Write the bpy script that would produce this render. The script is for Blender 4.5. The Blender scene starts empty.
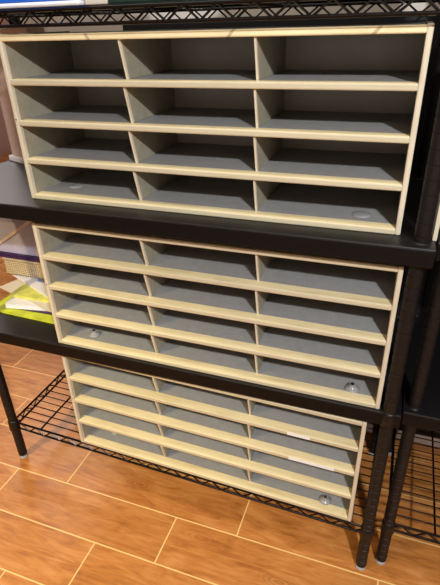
import bpy, bmesh, math, random
from mathutils import Vector, Matrix
random.seed(4)
C = bpy.context.scene.collection
PI = math.pi

# ------------------------------------------------------------------ helpers
def new_obj(name, bm, mat, parent=None, smooth=False):
    me = bpy.data.meshes.new(name)
    bmesh.ops.recalc_face_normals(bm, faces=bm.faces)
    bm.to_mesh(me); bm.free()
    if smooth:
        for f in me.polygons: f.use_smooth = True
    me.materials.append(mat)
    o = bpy.data.objects.new(name, me); C.objects.link(o)
    if parent: o.parent = parent
    return o

def thing(name, label, cat, loc=(0, 0, 0), rz=0, group=None):
    o = bpy.data.objects.new(name, None); C.objects.link(o)
    o.empty_display_size = .05
    o.location = loc; o.rotation_euler = (0, 0, rz)
    tag(o, label, cat, group)
    return o

def tag(o, label, cat, group=None):
    o['label'] = label; o['category'] = cat
    if group: o['group'] = group
    return o

def box(bm, x0, x1, y0, y1, z0, z1, bev=0, seg=2):
    r = bmesh.ops.create_cube(bm, size=1)
    for v in r['verts']:
        v.co = Vector((x0 + (v.co.x + .5) * (x1 - x0), y0 + (v.co.y + .5) * (y1 - y0), z0 + (v.co.z + .5) * (z1 - z0)))
    if bev:
        es = list({e for v in r['verts'] for e in v.link_edges})
        bmesh.ops.bevel(bm, geom=es, offset=bev, segments=seg, affect='EDGES', profile=.5)
    return bm

def bx(*a, **k):
    return box(bmesh.new(), *a, **k)

def tube(bm, a, b, r, n=8):
    a = Vector(a); b = Vector(b); d = b - a
    m = Matrix.Translation((a + b) / 2) @ d.to_track_quat('Z', 'Y').to_matrix().to_4x4()
    bmesh.ops.create_cone(bm, cap_ends=True, segments=n, radius1=r, radius2=r, depth=d.length, matrix=m)
    return bm

def lathe(bm, prof, cx=0, cy=0, n=24):
    rings = []
    for r, z in prof:
        rings.append([bm.verts.new((cx + r * math.cos(2 * PI * i / n), cy + r * math.sin(2 * PI * i / n), z)) for i in range(n)])
    for A, B in zip(rings, rings[1:]):
        for i in range(n):
            j = (i + 1) % n
            bm.faces.new((A[i], A[j], B[j], B[i]))
    bm.faces.new(rings[0][::-1]); bm.faces.new(rings[-1])
    return bm

# ------------------------------------------------------------------ materials
def srgb(r, g, b):
    f = lambda c: (c / 255 / 12.92) if c / 255 <= .04045 else ((c / 255 + .055) / 1.055) ** 2.4
    return (f(r), f(g), f(b), 1)

class NT:
    def __init__(s, name):
        s.m = bpy.data.materials.new(name); s.m.use_nodes = True
        s.t = s.m.node_tree; s.b = s.t.nodes['Principled BSDF']
    def n(s, typ, **k):
        nd = s.t.nodes.new(typ)
        for a, v in k.items():
            if a.startswith('i_'):
                key = a[2:]; key = int(key) if key.isdigit() else key.replace('_', ' ')
                nd.inputs[key].default_value = v
            else: setattr(nd, a, v)
        return nd
    def l(s, a, b): s.t.links.new(a, b)
    def math(s, op, a, b=None, c=None):
        nd = s.n('ShaderNodeMath', operation=op)
        for i, v in enumerate((a, b, c)):
            if v is None: continue
            if isinstance(v, (int, float)): nd.inputs[i].default_value = v
            else: s.l(v, nd.inputs[i])
        return nd.outputs[0]
    def ramp(s, fac, stops):
        r = s.n('ShaderNodeValToRGB')
        e = r.color_ramp.elements
        while len(e) < len(stops): e.new(.5)
        for el, (p, c) in zip(e, stops): el.position = p; el.color = c
        s.l(fac, r.inputs[0]); return r.outputs[0]
    def mix(s, fac, a, b, mode='MIX'):
        nd = s.n('ShaderNodeMix', data_type='RGBA', blend_type=mode)
        for i, v in ((0, fac), (6, a), (7, b)):
            if isinstance(v, (int, float, tuple)): nd.inputs[i].default_value = v
            else: s.l(v, nd.inputs[i])
        return nd.outputs[2]
    def noise(s, vec, scale, detail=4, rough=.6, dist=0):
        nd = s.n('ShaderNodeTexNoise', i_Scale=scale, i_Detail=detail, i_Roughness=rough, i_Distortion=dist)
        s.l(vec, nd.inputs['Vector']); return nd.outputs['Fac']
    def coord(s, scale=(1, 1, 1), loc=(0, 0, 0)):
        tc = s.n('ShaderNodeTexCoord'); mp = s.n('ShaderNodeMapping')
        mp.inputs['Scale'].default_value = scale; mp.inputs['Location'].default_value = loc
        s.l(tc.outputs['Object'], mp.inputs[0]); return mp.outputs[0]
    def bump(s, h, strength=.2, dist=.001):
        b = s.n('ShaderNodeBump', i_Strength=strength, i_Distance=dist)
        s.l(h, b.inputs['Height']); s.l(b.outputs[0], s.b.inputs['Normal'])

def simple(name, col, rough=.5, metal=0, var=.06, scale=30, bump=0, spec=.5):
    t = NT(name)
    v = t.coord()
    f = t.noise(v, scale, 5)
    lo = tuple(c * (1 - var * 2) for c in col[:3]) + (1,); hi = tuple(min(1, c * (1 + var * 2)) for c in col[:3]) + (1,)
    t.l(t.ramp(f, [(.3, lo), (.7, hi)]), t.b.inputs['Base Color'])
    t.b.inputs['Roughness'].default_value = rough; t.b.inputs['Metallic'].default_value = metal
    t.b.inputs['Specular IOR Level'].default_value = spec
    if bump: t.bump(f, bump)
    return t.m

def pine(name, axis, base, dark, knots=(), face=0):
    t = NT(name)
    sc = {'x': (6, 60, 60), 'z': (60, 60, 6)}[axis]
    v = t.coord(sc)
    g = t.noise(v, 1.4, 6, .65, .4)
    g2 = t.noise(t.coord(), 9, 3)
    f = t.math('ADD', t.math('MULTIPLY', g, .7), t.math('MULTIPLY', g2, .3))
    col = t.ramp(f, [(.32, dark), (.5, base), (.72, tuple(min(1, c * 1.12) for c in base[:3]) + (1,))])
    for (kx, slant) in knots:
        tc = t.n('ShaderNodeTexCoord'); sp = t.n('ShaderNodeSeparateXYZ'); t.l(tc.outputs['Object'], sp.inputs[0])
        d = t.math('ABSOLUTE', t.math('SUBTRACT', t.math('SUBTRACT', sp.outputs[0], t.math('MULTIPLY', t.math('SUBTRACT', sp.outputs[2], .299), slant)), kx))
        mk = t.math('LESS_THAN', d, .0032)
        col = t.mix(t.math('MULTIPLY', mk, .5), col, srgb(110, 84, 55))
    if face:   # the front face is greyer than the upper face
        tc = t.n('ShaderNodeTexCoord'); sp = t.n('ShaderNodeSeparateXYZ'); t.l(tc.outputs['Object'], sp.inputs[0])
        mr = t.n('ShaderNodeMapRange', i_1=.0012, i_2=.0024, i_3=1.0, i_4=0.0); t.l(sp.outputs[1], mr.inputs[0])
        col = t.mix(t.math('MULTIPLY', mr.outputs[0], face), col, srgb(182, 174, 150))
    t.l(col, t.b.inputs['Base Color'])
    t.b.inputs['Roughness'].default_value = .45
    t.bump(g, .12)
    return t.m

PINE_B, PINE_D = srgb(228, 213, 168), srgb(208, 188, 140)
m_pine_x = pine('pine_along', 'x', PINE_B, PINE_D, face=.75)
m_pine_knot = pine('pine_knotty', 'x', PINE_B, PINE_D, knots=((.447, .9), (.662, .9), (.19, -.6)))
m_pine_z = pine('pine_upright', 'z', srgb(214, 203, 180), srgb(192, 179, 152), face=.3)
m_grey = simple('grey_hardboard', srgb(144, 144, 143), .5, var=.04, scale=60)
m_back = simple('grey_back', srgb(158, 152, 142), .35, var=.05, scale=12)
m_side = simple('olive_hardboard', srgb(152, 145, 126), .5, var=.05, scale=40)
m_black = simple('black_laminate', srgb(15, 13, 14), .45, var=.1, scale=160, bump=.03)
m_lip = simple('black_lip', srgb(9, 8, 8), .5, spec=.2, var=.08, scale=90)
m_post = simple('black_post', srgb(20, 17, 16), .45, spec=.3, var=.08)
m_wire = simple('black_wire', srgb(24, 20, 19), .25, metal=.6, var=.05)
m_foot = simple('grey_foot', srgb(165, 165, 165), .3)
m_wall = simple('wall_paint', srgb(196, 188, 178), .8, var=.02, scale=8)
m_mauve = simple('mauve_paint', srgb(176, 146, 134), .8, var=.03, scale=8)
m_ceil = simple('ceiling_paint', srgb(215, 210, 200), .9, var=.02)
m_base = simple('baseboard_gloss', srgb(236, 242, 255), .12, var=.02)
m_blackpanel = simple('black_matte', srgb(15, 15, 19), .75, var=.1, scale=200)
m_white = simple('white_plastic', srgb(232, 232, 235), .35, var=.01)
m_blue = simple('blue_plastic', srgb(30, 105, 215), .35, var=.04)
m_teal = simple('dark_green_plastic', srgb(28, 48, 42), .2, var=.1)
m_tealtop = simple('pale_green_plastic', srgb(150, 176, 170), .3, var=.06)
m_dark = simple('charcoal_card', srgb(34, 32, 36), .5)
m_lilac = simple('lilac_card', srgb(182, 177, 200), .5, var=.06, scale=14)
m_lilac2 = simple('grey_lilac_card', srgb(160, 156, 180), .5, var=.06, scale=14)
m_purple = simple('purple_card', srgb(62, 34, 84), .45, var=.3, scale=25)
m_lime = simple('lime_paper', srgb(205, 214, 62), .5, var=.14, scale=18)
m_lime2 = simple('yellow_paper', srgb(222, 222, 110), .5, var=.12, scale=22)
m_paper = simple('white_paper', srgb(238, 234, 240), .6, var=.02, scale=10)
m_paper2 = simple('cream_paper', srgb(226, 214, 196), .6, var=.03, scale=10)
m_bluegrey = simple('blue_grey_card', srgb(98, 112, 142), .5, var=.05)
m_pinkbeige = simple('pink_beige_card', srgb(206, 182, 168), .6, var=.03, scale=6)
m_slat = pine('pale_slat_wood', 'x', srgb(214, 192, 176), srgb(190, 165, 150))
m_hole = simple('dark_hole', srgb(20, 18, 18), .6)

def cup_mat():
    t = NT('translucent_plastic'); t.b.inputs['Base Color'].default_value = srgb(175, 175, 175)
    t.b.inputs['Roughness'].default_value = .2; t.b.inputs['Transmission Weight'].default_value = .35
    nz = t.noise(t.coord(), 40); t.bump(nz, .05)
    return t.m
m_cup = cup_mat()

def wicker_mat():
    t = NT('wicker_weave')
    w = t.n('ShaderNodeTexWave', wave_type='BANDS', bands_direction='X', i_Scale=42.0, i_Distortion=.6)
    w2 = t.n('ShaderNodeTexWave', wave_type='BANDS', bands_direction='Z', i_Scale=55.0, i_Distortion=.6)
    v = t.coord(); t.l(v, w.inputs[0]); t.l(v, w2.inputs[0])
    f = t.math('MULTIPLY', w.outputs['Fac'], w2.outputs['Fac'])
    t.l(t.ramp(f, [(.02, srgb(190, 168, 132)), (.4, srgb(214, 196, 160))]), t.b.inputs['Base Color'])
    t.b.inputs['Roughness'].default_value = .6; t.bump(f, .8, .003)
    return t.m
m_wicker = wicker_mat()

def floor_mat():
    t = NT('wood_look_tile')
    tc = t.n('ShaderNodeTexCoord'); sp = t.n('ShaderNodeSeparateXYZ'); t.l(tc.outputs['Object'], sp.inputs[0])
    x, y = sp.outputs[0], sp.outputs[1]
    PW, PL = .1352, .525
    yy = t.math('DIVIDE', t.math('ADD', y, .0395), PW)
    r = t.math('FLOOR', yy); v = t.math('FRACT', yy)
    xx = t.math('DIVIDE', t.math('SUBTRACT', t.math('SUBTRACT', x, .453), t.math('MULTIPLY', r, .171)), PL)
    k = t.math('FLOOR', xx); u = t.math('FRACT', xx)
    dv = t.math('MULTIPLY', t.math('MINIMUM', v, t.math('SUBTRACT', 1, v)), PW)
    du = t.math('MULTIPLY', t.math('MINIMUM', u, t.math('SUBTRACT', 1, u)), PL)
    d = t.math('MINIMUM', dv, du)
    grout = t.n('ShaderNodeMapRange', i_1=.0011, i_2=.0022, i_3=1.0, i_4=0.0); t.l(d, grout.inputs[0])
    cb = t.n('ShaderNodeCombineXYZ'); t.l(r, cb.inputs[0]); t.l(k, cb.inputs[1])
    wn = t.n('ShaderNodeTexWhiteNoise'); t.l(cb.outputs[0], wn.inputs['Vector'])
    # grain: stretched along the plank, shifted per plank
    sh = t.n('ShaderNodeVectorMath', operation='MULTIPLY_ADD')
    t.l(wn.outputs['Color'], sh.inputs[0]); sh.inputs[1].default_value = (9, 9, 9); t.l(tc.outputs['Object'], sh.inputs[2])
    mp = t.n('ShaderNodeMapping'); mp.inputs['Scale'].default_value = (5, 38, 1); t.l(sh.outputs[0], mp.inputs[0])
    g = t.noise(mp.outputs[0], 1.3, 8, .62, 1.2)
    mp2 = t.n('ShaderNodeMapping'); mp2.inputs['Scale'].default_value = (2.2, 5, 1); t.l(sh.outputs[0], mp2.inputs[0])
    g2 = t.noise(mp2.outputs[0], 2.4, 4, .6, 1.6)
    f = t.math('ADD', t.math('MULTIPLY', g, .6), t.math('MULTIPLY', g2, .4))
    col = t.ramp(f, [(.34, srgb(150, 88, 38)), (.5, srgb(188, 122, 60)), (.66, srgb(208, 146, 84))])
    # knots
    mp3 = t.n('ShaderNodeMapping'); mp3.inputs['Scale'].default_value = (3.4, 9, 1); t.l(sh.outputs[0], mp3.inputs[0])
    vo = t.n('ShaderNodeTexVoronoi', i_Scale=.9); t.l(mp3.outputs[0], vo.inputs['Vector'])
    kn = t.n('ShaderNodeMapRange', i_1=.05, i_2=.2, i_3=.55, i_4=0.0); t.l(vo.outputs['Distance'], kn.inputs[0])
    rings = t.math('MULTIPLY', kn.outputs[0], t.math('ADD', .5, t.math('MULTIPLY', .5, t.math('SINE', t.math('MULTIPLY', vo.outputs['Distance'], 160)))))
    col = t.mix(rings, col, srgb(140, 76, 28))
    vr = t.math('ADD', .9, t.math('MULTIPLY', wn.outputs['Value'], .2))
    hv = t.n('ShaderNodeHueSaturation'); t.l(col, hv.inputs['Color']); t.l(vr, hv.inputs['Value'])
    col = t.mix(grout.outputs[0], hv.outputs[0], srgb(236, 196, 128))
    t.l(col, t.b.inputs['Base Color'])
    t.l(t.math('ADD', .33, t.math('MULTIPLY', g2, .16)), t.b.inputs['Roughness'])
    t.bump(t.math('SUBTRACT', t.math('MULTIPLY', g, .4), grout.outputs[0]), .12, .001)
    return t.m
m_floor = floor_mat()

# ------------------------------------------------------------------ the room
ZF = -1.1622
def struct(name, bm, m):
    o = new_obj(name, bm, m); o['kind'] = 'structure'; return o
XL, XR, YF, YB, ZC = -3.2, 2.6, -2.8, 3.4, 1.12
struct('floor', bx(XL, XR, YF, YB, ZF - .05, ZF), m_floor)
struct('ceiling', bx(XL, XR, YF, YB, ZC, ZC + .05), m_ceil)
struct('wall_left', bx(XL - .05, XL, YF, YB, ZF, ZC), m_mauve)
struct('wall_right', bx(XR, XR + .05, YF, YB, ZF, ZC), m_wall)
struct('wall_front', bx(XL, XR, YF - .05, YF, ZF, ZC), m_wall)
struct('wall_far', bx(XL, -.36, YB, YB + .05, ZF, ZC), m_mauve)
struct('wall_back', bx(-.36, XR, .455, YB + .05, ZF, ZC), m_wall)
struct('baseboard_back', bx(-.36, XR, .443, .455, ZF, ZF + .035, bev=.002), m_base)

# ------------------------------------------------------------------ sorters
T = .0115; NOSE = .026; SN = .011; DIV = .0034; DEPTH = .215
def make_sorter(W, H, label, loc, rz, knot=False, cups=(), tags=(), div=(.3405, .6595)):
    root = thing('literature_sorter', label, 'paper sorter', loc, rz, 'twelve-slot paper sorters')
    iz = (H - T) / 4
    sw = .0088
    for s in (0, 1):
        x0, x1 = (0, sw) if s == 0 else (W - sw, W)
        p = new_obj('side_panel', bx(x0, x1, SN, DEPTH, 0, H), m_side, root)
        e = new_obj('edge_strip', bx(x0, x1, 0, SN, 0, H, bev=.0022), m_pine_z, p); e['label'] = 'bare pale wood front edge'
        if s == 0:
            new_obj('screw_hole', lathe(bmesh.new(), [(.0016, 0), (.0016, .0006)], n=10), m_hole, p).matrix_world = Matrix.Translation((sw * .55, .0003, H * .52)) @ Matrix.Rotation(PI / 2, 4, 'X')
    def board(name, z, mat_edge):
        p = new_obj(name, bx(sw, W - sw, NOSE, DEPTH, z, z + T * .85), m_grey, root)
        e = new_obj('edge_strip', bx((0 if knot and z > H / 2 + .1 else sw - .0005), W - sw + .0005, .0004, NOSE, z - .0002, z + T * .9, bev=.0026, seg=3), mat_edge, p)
        e['label'] = 'pale wood strip along the front of the grey board'
        return p
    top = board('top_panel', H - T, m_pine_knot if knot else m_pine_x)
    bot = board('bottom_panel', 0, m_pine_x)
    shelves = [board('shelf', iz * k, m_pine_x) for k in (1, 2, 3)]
    new_obj('back_panel', bx(sw, W - sw, DEPTH - .005, DEPTH - .0001, T * .85, H - T), m_back, root)
    def slanted(name, xa, xb, pr, mat, par):
        bm = bmesh.new()
        va = [bm.verts.new((xa, a, b)) for a, b in pr]; vb = [bm.verts.new((xb, a, b)) for a, b in pr]
        bm.faces.new(va); bm.faces.new(vb[::-1])
        for i in range(4):
            j = (i + 1) % 4; bm.faces.new((va[i], vb[i], vb[j], va[j]))
        return new_obj(name, bm, mat, par)
    for u in div:
        for k in range(4):
            z0 = iz * k + T * .9; z1 = iz * (k + 1)
            xa, xb = u * W - DIV / 2, u * W + DIV / 2
            # the front edge of each divider leans back towards its foot
            d = slanted('divider', xa, xb, [(.028, z0), (.012, z1), (DEPTH - .006, z1), (DEPTH - .006, z0)], m_side, root)
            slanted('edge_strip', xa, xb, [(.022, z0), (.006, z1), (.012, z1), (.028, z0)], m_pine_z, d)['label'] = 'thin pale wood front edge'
    for (cx, cy, kind) in cups:
        if kind == 'cup':
            pf = [(.0145, 0), (.015, .001), (.012, .003), (.0075, .006), (.0055, .010), (.0065, .0115), (.0045, .012), (.0038, .009)]
            c_ = new_obj('rubber_bumper', lathe(bmesh.new(), pf, n=28), m_cup, root, smooth=True)
            c_.location = (cx, cy, T * .86); c_['label'] = 'clear flared plastic bumper with a dark hole'
            h = new_obj('bumper_hole', lathe(bmesh.new(), [(.0032, 0), (.0032, .0015)], n=16), m_hole, c_)
            h.location = (0, 0, .0118)
        else:
            pf = [(.017, 0), (.0165, .001), (.012, .0022), (.004, .0028)]
            c_ = new_obj('rubber_bumper', lathe(bmesh.new(), pf, n=28), m_cup, root, smooth=True)
            c_.location = (cx, cy, T * .86); c_['label'] = 'flat round translucent bumper'
    for (k, xa, xb) in tags:
        p = (bot, *shelves)[k]
        z = iz * k
        g = new_obj('label_strip', bx(xa, xb, -.0006, .0006, z + .0022, z + T * .78), m_white, p); g['label'] = 'small white paper label on the shelf edge'
    return root

zA, zB, zC = -.30522, -.66105, -1.0113
WA, HA = .7351, .3052
WB, HB = .7475, .3101
WC, HC = .7425, .3080
make_sorter(WA, HA, 'uppermost pale wood and grey twelve-slot sorter, directly beneath the black wire shelf',
            (-.004, 0, zA), 0, knot=True, div=(.336, .658), cups=((.062, .075, 'flat'), (.667, .056, 'flat')))
make_sorter(WB, HB, 'middle pale wood and grey twelve-slot sorter, beside the bright papers', (-.0024, -.0199, zB), -.0012,
            cups=((.074, .047, 'cup'), (.690, .036, 'cup')))
make_sorter(WC, HC, 'lowest pale wood and grey twelve-slot sorter, on the bottom wire shelf with white labels', (-.016, -.0056, zC), -.0192,
            cups=((.078, .06, 'cup'), (.676, .032, 'cup')), tags=((3, .582, .632), (2, .588, .69)))

# ------------------------------------------------------------------ shelving units
PR = .0128
def post_mesh(z0, z1):
    pr = [(PR, z0)]; z = z0 + .02
    while z < z1 - .01:
        pr += [(PR, z - .0012), (PR - .0011, z - .0006), (PR - .0011, z + .0006), (PR, z + .0012)]
        z += .0226
    pr += [(PR, z1 - .002), (PR - .002, z1)]
    return lathe(bmesh.new(), pr, n=20)

def wire_shelf(x0, x1, y0, y1, ztop, skew=0):
    """stiffening rods run front to back, the close wires run along the shelf; ladder trusses round the rim"""
    bm = bmesh.new()
    r = .0030; zt = ztop - .0058; zb = ztop - .0275
    for (a, b) in (((x0, y0), (x1, y0)), ((x1, y0), (x1, y1)), ((x1, y1), (x0, y1)), ((x0, y1), (x0, y0))):
        tube(bm, (*a, zt), (*b, zt), r); tube(bm, (*a, zb), (*b, zb), r)
        L = math.hypot(b[0] - a[0], b[1] - a[1]); n = max(4, round(L / .028))
        for i in range(n):
            t0, t1 = i / n, (i + 1) / n
            p = (a[0] + (b[0] - a[0]) * t0, a[1] + (b[1] - a[1]) * t0, zt if i % 2 else zb)
            q = (a[0] + (b[0] - a[0]) * t1, a[1] + (b[1] - a[1]) * t1, zb if i % 2 else zt)
            tube(bm, p, q, .0019, 6)
    x = x0 + .10
    while x < x1 - .04:
        tube(bm, (x, y0, zt - .001), (x, y1, zt - .001), .0026, 6); x += .21
    y = y0 + .0245
    while y < y1 - .01:
        tube(bm, (x0, y, ztop - .0018), (x1, y, ztop - .0018), .0016, 6); y += .0245
    for v in bm.verts: v.co.y += skew * (x1 - v.co.x)
    return bm

def shelf_panel(root, x0, x1, y0, y1, z):
    p = new_obj('shelf_panel', bx(x0, x1, y0, y1, z - .012, z, bev=.0015), m_black, root)
    bm = bmesh.new(); t = .010
    box(bm, x0, x1, y0 - .0005, y0 + t, z - .033, z - .0006, bev=.003)
    box(bm, x0, x1, y1 - t, y1, z - .033, z - .0122, bev=.003)
    box(bm, x0, x0 + t, y0, y1, z - .033, z - .0122, bev=.003)
    box(bm, x1 - t, x1, y0, y1, z - .033, z - .0122, bev=.003)
    new_obj('rim', bm, m_lip, p)

def shelving(label, posts, panels, wires, ztop, zlo):
    root = thing('shelving_unit', label, 'shelves', (0, 0, 0), 0, 'black post shelving units')
    root.location = (posts[0][0], posts[0][1], ZF)
    off = Vector(root.location)
    kids = []
    def sh(o):
        o.matrix_parent_inverse = Matrix.Translation(-off)
    for (px, py) in posts:
        p = new_obj('post', post_mesh(ZF + .012, ztop), m_post, root, smooth=False); p.location = (px, py, 0); sh(p)
        f = new_obj('foot', lathe(bmesh.new(), [(.0122, ZF), (.0126, ZF + .0015), (.0118, ZF + .004), (.009, ZF + .007), (.0085, ZF + .014)]), m_foot, p, smooth=True)
        f['label'] = 'small grey levelling foot'
        for zz in zlo:
            new_obj('collar', lathe(bmesh.new(), [(PR + .0002, zz - .034), (PR + .0026, zz - .033), (PR + .0018, zz - .004), (PR + .0002, zz + .002)]), m_post, p, smooth=True)
    for a in panels:
        before = set(C.objects); shelf_panel(root, *a)
        for o in set(C.objects) - before:
            if o.parent == root: sh(o)
    for a in wires:
        o = new_obj('wire_shelf', wire_shelf(*a), m_wire, root); sh(o)
    return root

ZT = .0395
shelving('black four-post shelving unit holding all three sorters',
         [(-.262, .006), (.764, -.018), (-.262, .366), (.764, .356)],
         [(-.288, .786, -.0445, .382, zA), (-.288, .786, -.0265, .382, zB)],
         [(-.262, .764, -.018, .352, zC, .0234), (-.262, .764, -.024, .358, ZT)], .45, (zC, zB, zA, ZT))
shelving('black shelving unit at the right edge, standing behind and beside the first',
         [(.809, .012), (1.84, .012), (.809, .375), (1.84, .375)],
         [(.7885, 1.86, -.012, .395, zA), (.7885, 1.86, -.012, .395, zB)],
         [(.809, 1.84, .012, .375, zC)], .45, (zC, zB, zA))

# ------------------------------------------------------------------ black panel standing behind the units
b = new_obj('black_panel', bx(.02, 2.2, .415, .428, ZF + .06, .012, bev=.002), m_blackpanel)
tag(b, 'large black panel behind the shelving units', 'board')
for x in (.2, 2.0):
    new_obj('board_foot', bx(x - .02, x + .02, .395, .44, ZF, ZF + .062, bev=.003), m_lip, b)

# narrow pale board standing between the posts of the two units
w = new_obj('wooden_board', bx(.7798, .7866, -.008, .30, zA, -.06, bev=.001), m_pine_z)
tag(w, 'narrow pale board upright between the two black units', 'board')

# ------------------------------------------------------------------ things on the upper black shelf
f = thing('document_case', 'upright pinkish beige case with white base behind the uppermost sorter', 'document case', (-.276, .262, zA), -.35)
new_obj('base', bx(-.008, .20, -.004, .055, 0, .014, bev=.002), m_white, f)['label'] = 'white base'
new_obj('case_body', bx(0, .19, .003, .05, .014, .315, bev=.003), m_pinkbeige, f)

# ------------------------------------------------------------------ papers and tray left of the middle sorter
def sheet(name, label, cat, cx, cy, z, w, d, h, rz, mat, group='papers stacked beside the middle sorter'):
    bm = bmesh.new(); nl = max(1, int(h / .0018))
    for i in range(nl):
        o1, o2 = random.uniform(-.0012, .0012), random.uniform(-.0012, .0012)
        box(bm, -w / 2 + o1, w / 2 + o1, -d / 2 + o2, d / 2 + o2, h * i / nl, h * (i + 1) / nl - .0002)
    o = new_obj(name, bm, mat); o.location = (cx, cy, z); o.rotation_euler = (0, 0, rz)
    tag(o, label, cat, group); return o
z = zB
stack = [
 ('booklet', 'lime green booklet at the bottom of the paper stack', 'booklet', -.150, .150, .25, .195, .0065, -.03, m_lime),
 ('folder', 'thin dark purple folder just above the lime booklet', 'folder', -.118, .165, .20, .18, .004, .02, m_purple),
 ('paper_stack', 'white papers with a pinkish tint, midway up the stack', 'papers', -.128, .175, .235, .185, .015, .16, m_paper),
 ('paper_sheet', 'cream sheet whose corner sticks out to the left', 'paper', -.165, .185, .24, .185, .0025, -.30, m_paper2),
 ('booklet', 'yellow-green booklet in the upper half of the stack', 'booklet', -.130, .190, .22, .18, .008, .05, m_lime2),
 ('paper_sheet', 'white sheet fanned out left over the edge of the black shelf', 'paper', -.175, .225, .22, .17, .006, -.42, m_paper),
 ('card_pad', 'blue grey card pad on top of the paper stack', 'card pad', -.120, .235, .16, .13, .007, .0, m_bluegrey),
]
for (nm, lb, ct, cx, cy, wd, dp, h, rz, mt) in stack:
    sheet(nm, lb, ct, cx, cy, z, wd, dp, h, rz, mt); z += h
zt = z + .0003
tr = thing('wicker_tray', 'pale woven wicker tray resting on the paper stack', 'tray', (-.312, .178, zt), 0)
new_obj('tray_base', bx(.003, .292, .003, .162, 0, .004), m_wicker, tr)
for a in ((0, .295, 0, .005), (0, .295, .160, .165), (0, .005, .005, .160), (.29, .295, .005, .160)):
    new_obj('tray_wall', bx(*a, 0, .046), m_wicker, tr)
bm = bmesh.new()
for a, b_ in (((0, 0), (.295, 0)), ((.295, 0), (.295, .165)), ((.295, .165), (0, .165)), ((0, .165), (0, 0))):
    tube(bm, (*a,   .047), (*b_, .047), .0035)
new_obj('tray_rim', bm, m_wicker, tr)
z2 = zt + .0508
fo = sheet('folder', 'dark purple folder between the wicker tray and the lilac box', 'folder', -.20, .260, z2, .36, .165, .013, 0, m_purple, group=None)
z3 = z2 + .0133
lb = thing('storage_box', 'pale lilac cardboard box on top of the wicker tray', 'box', (-.375, .185, z3), 0)
new_obj('box_body', bx(0, .36, 0, .155, 0, .095, bev=.002), m_lilac, lb)
new_obj('lid', bx(-.002, .362, -.003, .157, .0952, .135, bev=.003), m_lilac2, lb)['label'] = 'greyer lilac lid'


bm = box(bmesh.new(), 0, .30, -.004, -.0005, -.004, .004)
st = new_obj('tape_strip', bm, m_slat, lb); st['label'] = 'tan strip running slantwise across the front'
st.location = (.050, 0, .022); st.rotation_euler = (0, -math.atan2(.097, .156), 0)

# ------------------------------------------------------------------ things on the upper wire shelf
zs = ZT
t = thing('storage_bin', 'white rimmed bin with blue contents at the left of the top wire shelf', 'bin', (-.20, .004, zs))
bm = bmesh.new(); box(bm, 0, .378, 0, .25, 0, .0075, bev=.003)
new_obj('bin_tray', bm, m_white, t)['label'] = 'white tray'
new_obj('bin_lid', bx(.004, .366, .003, .246, .0078, .075, bev=.004), m_blue, t)['label'] = 'bright blue upper part'
t = thing('paper_box', 'light grey box between the blue bin and dark green case', 'box', (.184, .012, zs))
new_obj('box_body', bx(0, .044, 0, .22, 0, .06, bev=.002), m_wall, t)
new_obj('lid', bx(-.001, .045, -.001, .221, .0602, .075, bev=.002), m_white, t)
t = thing('plastic_case', 'dark green case with pale green upper half on the top wire shelf', 'case', (.2325, .004, zs))
new_obj('case_base', bx(0, .235, 0, .24, 0, .0075, bev=.002), m_teal, t)
new_obj('case_lid', bx(.001, .234, .002, .238, .0077, .05, bev=.003), m_tealtop, t)['label'] = 'pale green lid'
t = thing('file_box', 'black box at the right of the top wire shelf', 'box', (.475, .008, zs))
new_obj('box_body', bx(0, .26, 0, .26, 0, .10, bev=.003), m_dark, t)
new_obj('lid', bx(-.002, .262, -.002, .262, .1002, .13, bev=.003), m_dark, t)

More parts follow.
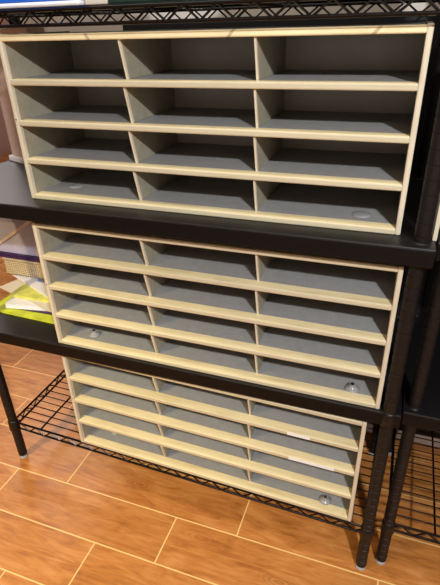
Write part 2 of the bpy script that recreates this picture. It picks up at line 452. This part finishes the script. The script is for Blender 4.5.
# ------------------------------------------------------------------ light
def area(name, loc, target, sx, sy, power, col):
    L = bpy.data.lights.new(name, 'AREA'); L.shape = 'RECTANGLE'; L.size = sx; L.size_y = sy
    L.energy = power; L.color = col[:3]
    o = bpy.data.objects.new(name, L); C.objects.link(o); o.location = loc
    d = Vector(target) - Vector(loc)
    o.rotation_euler = d.to_track_quat('-Z', 'Y').to_euler(); return o
area('ceiling_lamp_cool', (1.28, -1.33, .70), (.40, -.3, -.6), .10, .06, 38, (.95, .97, 1))
L = bpy.data.lights.new('spot_lamp_warm', 'SPOT'); L.energy = 135; L.color = (1, .82, .44); L.spot_size = math.radians(50); L.spot_blend = 1; L.shadow_soft_size = .05
o = bpy.data.objects.new('spot_lamp_warm', L); C.objects.link(o); o.location = (-.62, -1.34, .72)
o.rotation_euler = (Vector((-.12, -.12, -1.1)) - o.location).to_track_quat('-Z', 'Y').to_euler()
area('ceiling_lamp_near', (.25, -.22, 1.08), (.25, -.22, -1), 1.3, .3, 11, (1, .92, .8))
area('fill_light_front', (.3, -2.7, -.1), (.3, 0, -.3), 2.6, 1.0, 3.6, (1, .95, .86))  # low front fill added to brighten the slot backs, no known window
area('room_lamp', (-1.7, 1.6, 1.0), (-1.7, 1.6, -1), .6, .6, 26, (1, .95, .9))
area('fill_light_wide', (.2, -2.0, 1.05), (.2, -1.6, -1), 2.2, .9, 9, (1, .9, .78))  # broad warm fill added to lift the dark interiors, no known fixture
wd = bpy.data.worlds.new('world'); bpy.context.scene.world = wd; wd.use_nodes = True
wd.node_tree.nodes['Background'].inputs[0].default_value = (1, .97, .93, 1)
wd.node_tree.nodes['Background'].inputs[1].default_value = .3

# ------------------------------------------------------------------ camera
def rx(yaw, pitch, roll):
    return Matrix.Rotation(yaw, 3, 'Z') @ Matrix.Rotation(pitch, 3, 'X') @ Matrix.Rotation(roll, 3, 'Y')
cam = bpy.data.cameras.new('camera'); co = bpy.data.objects.new('camera', cam); C.objects.link(co)
R = rx(0.35964, -0.50792, 0.03082)
r_, f_, u_ = R.col[0], R.col[1], R.col[2]
M = Matrix((r_, u_, -f_)).transposed().to_4x4(); M.translation = Vector((0.7125, -0.7974, 0.0105))
co.matrix_world = M
cam.sensor_fit = 'VERTICAL'; cam.sensor_height = 36; cam.lens = 487.676 / 585 * 36
cam.clip_start = .02
sc = bpy.context.scene; sc.camera = co
sc.view_settings.view_transform = 'Standard'; sc.view_settings.look = 'None'
sc.view_settings.gamma = 1; sc.view_settings.use_curve_mapping = False
sc.view_settings.exposure = 0
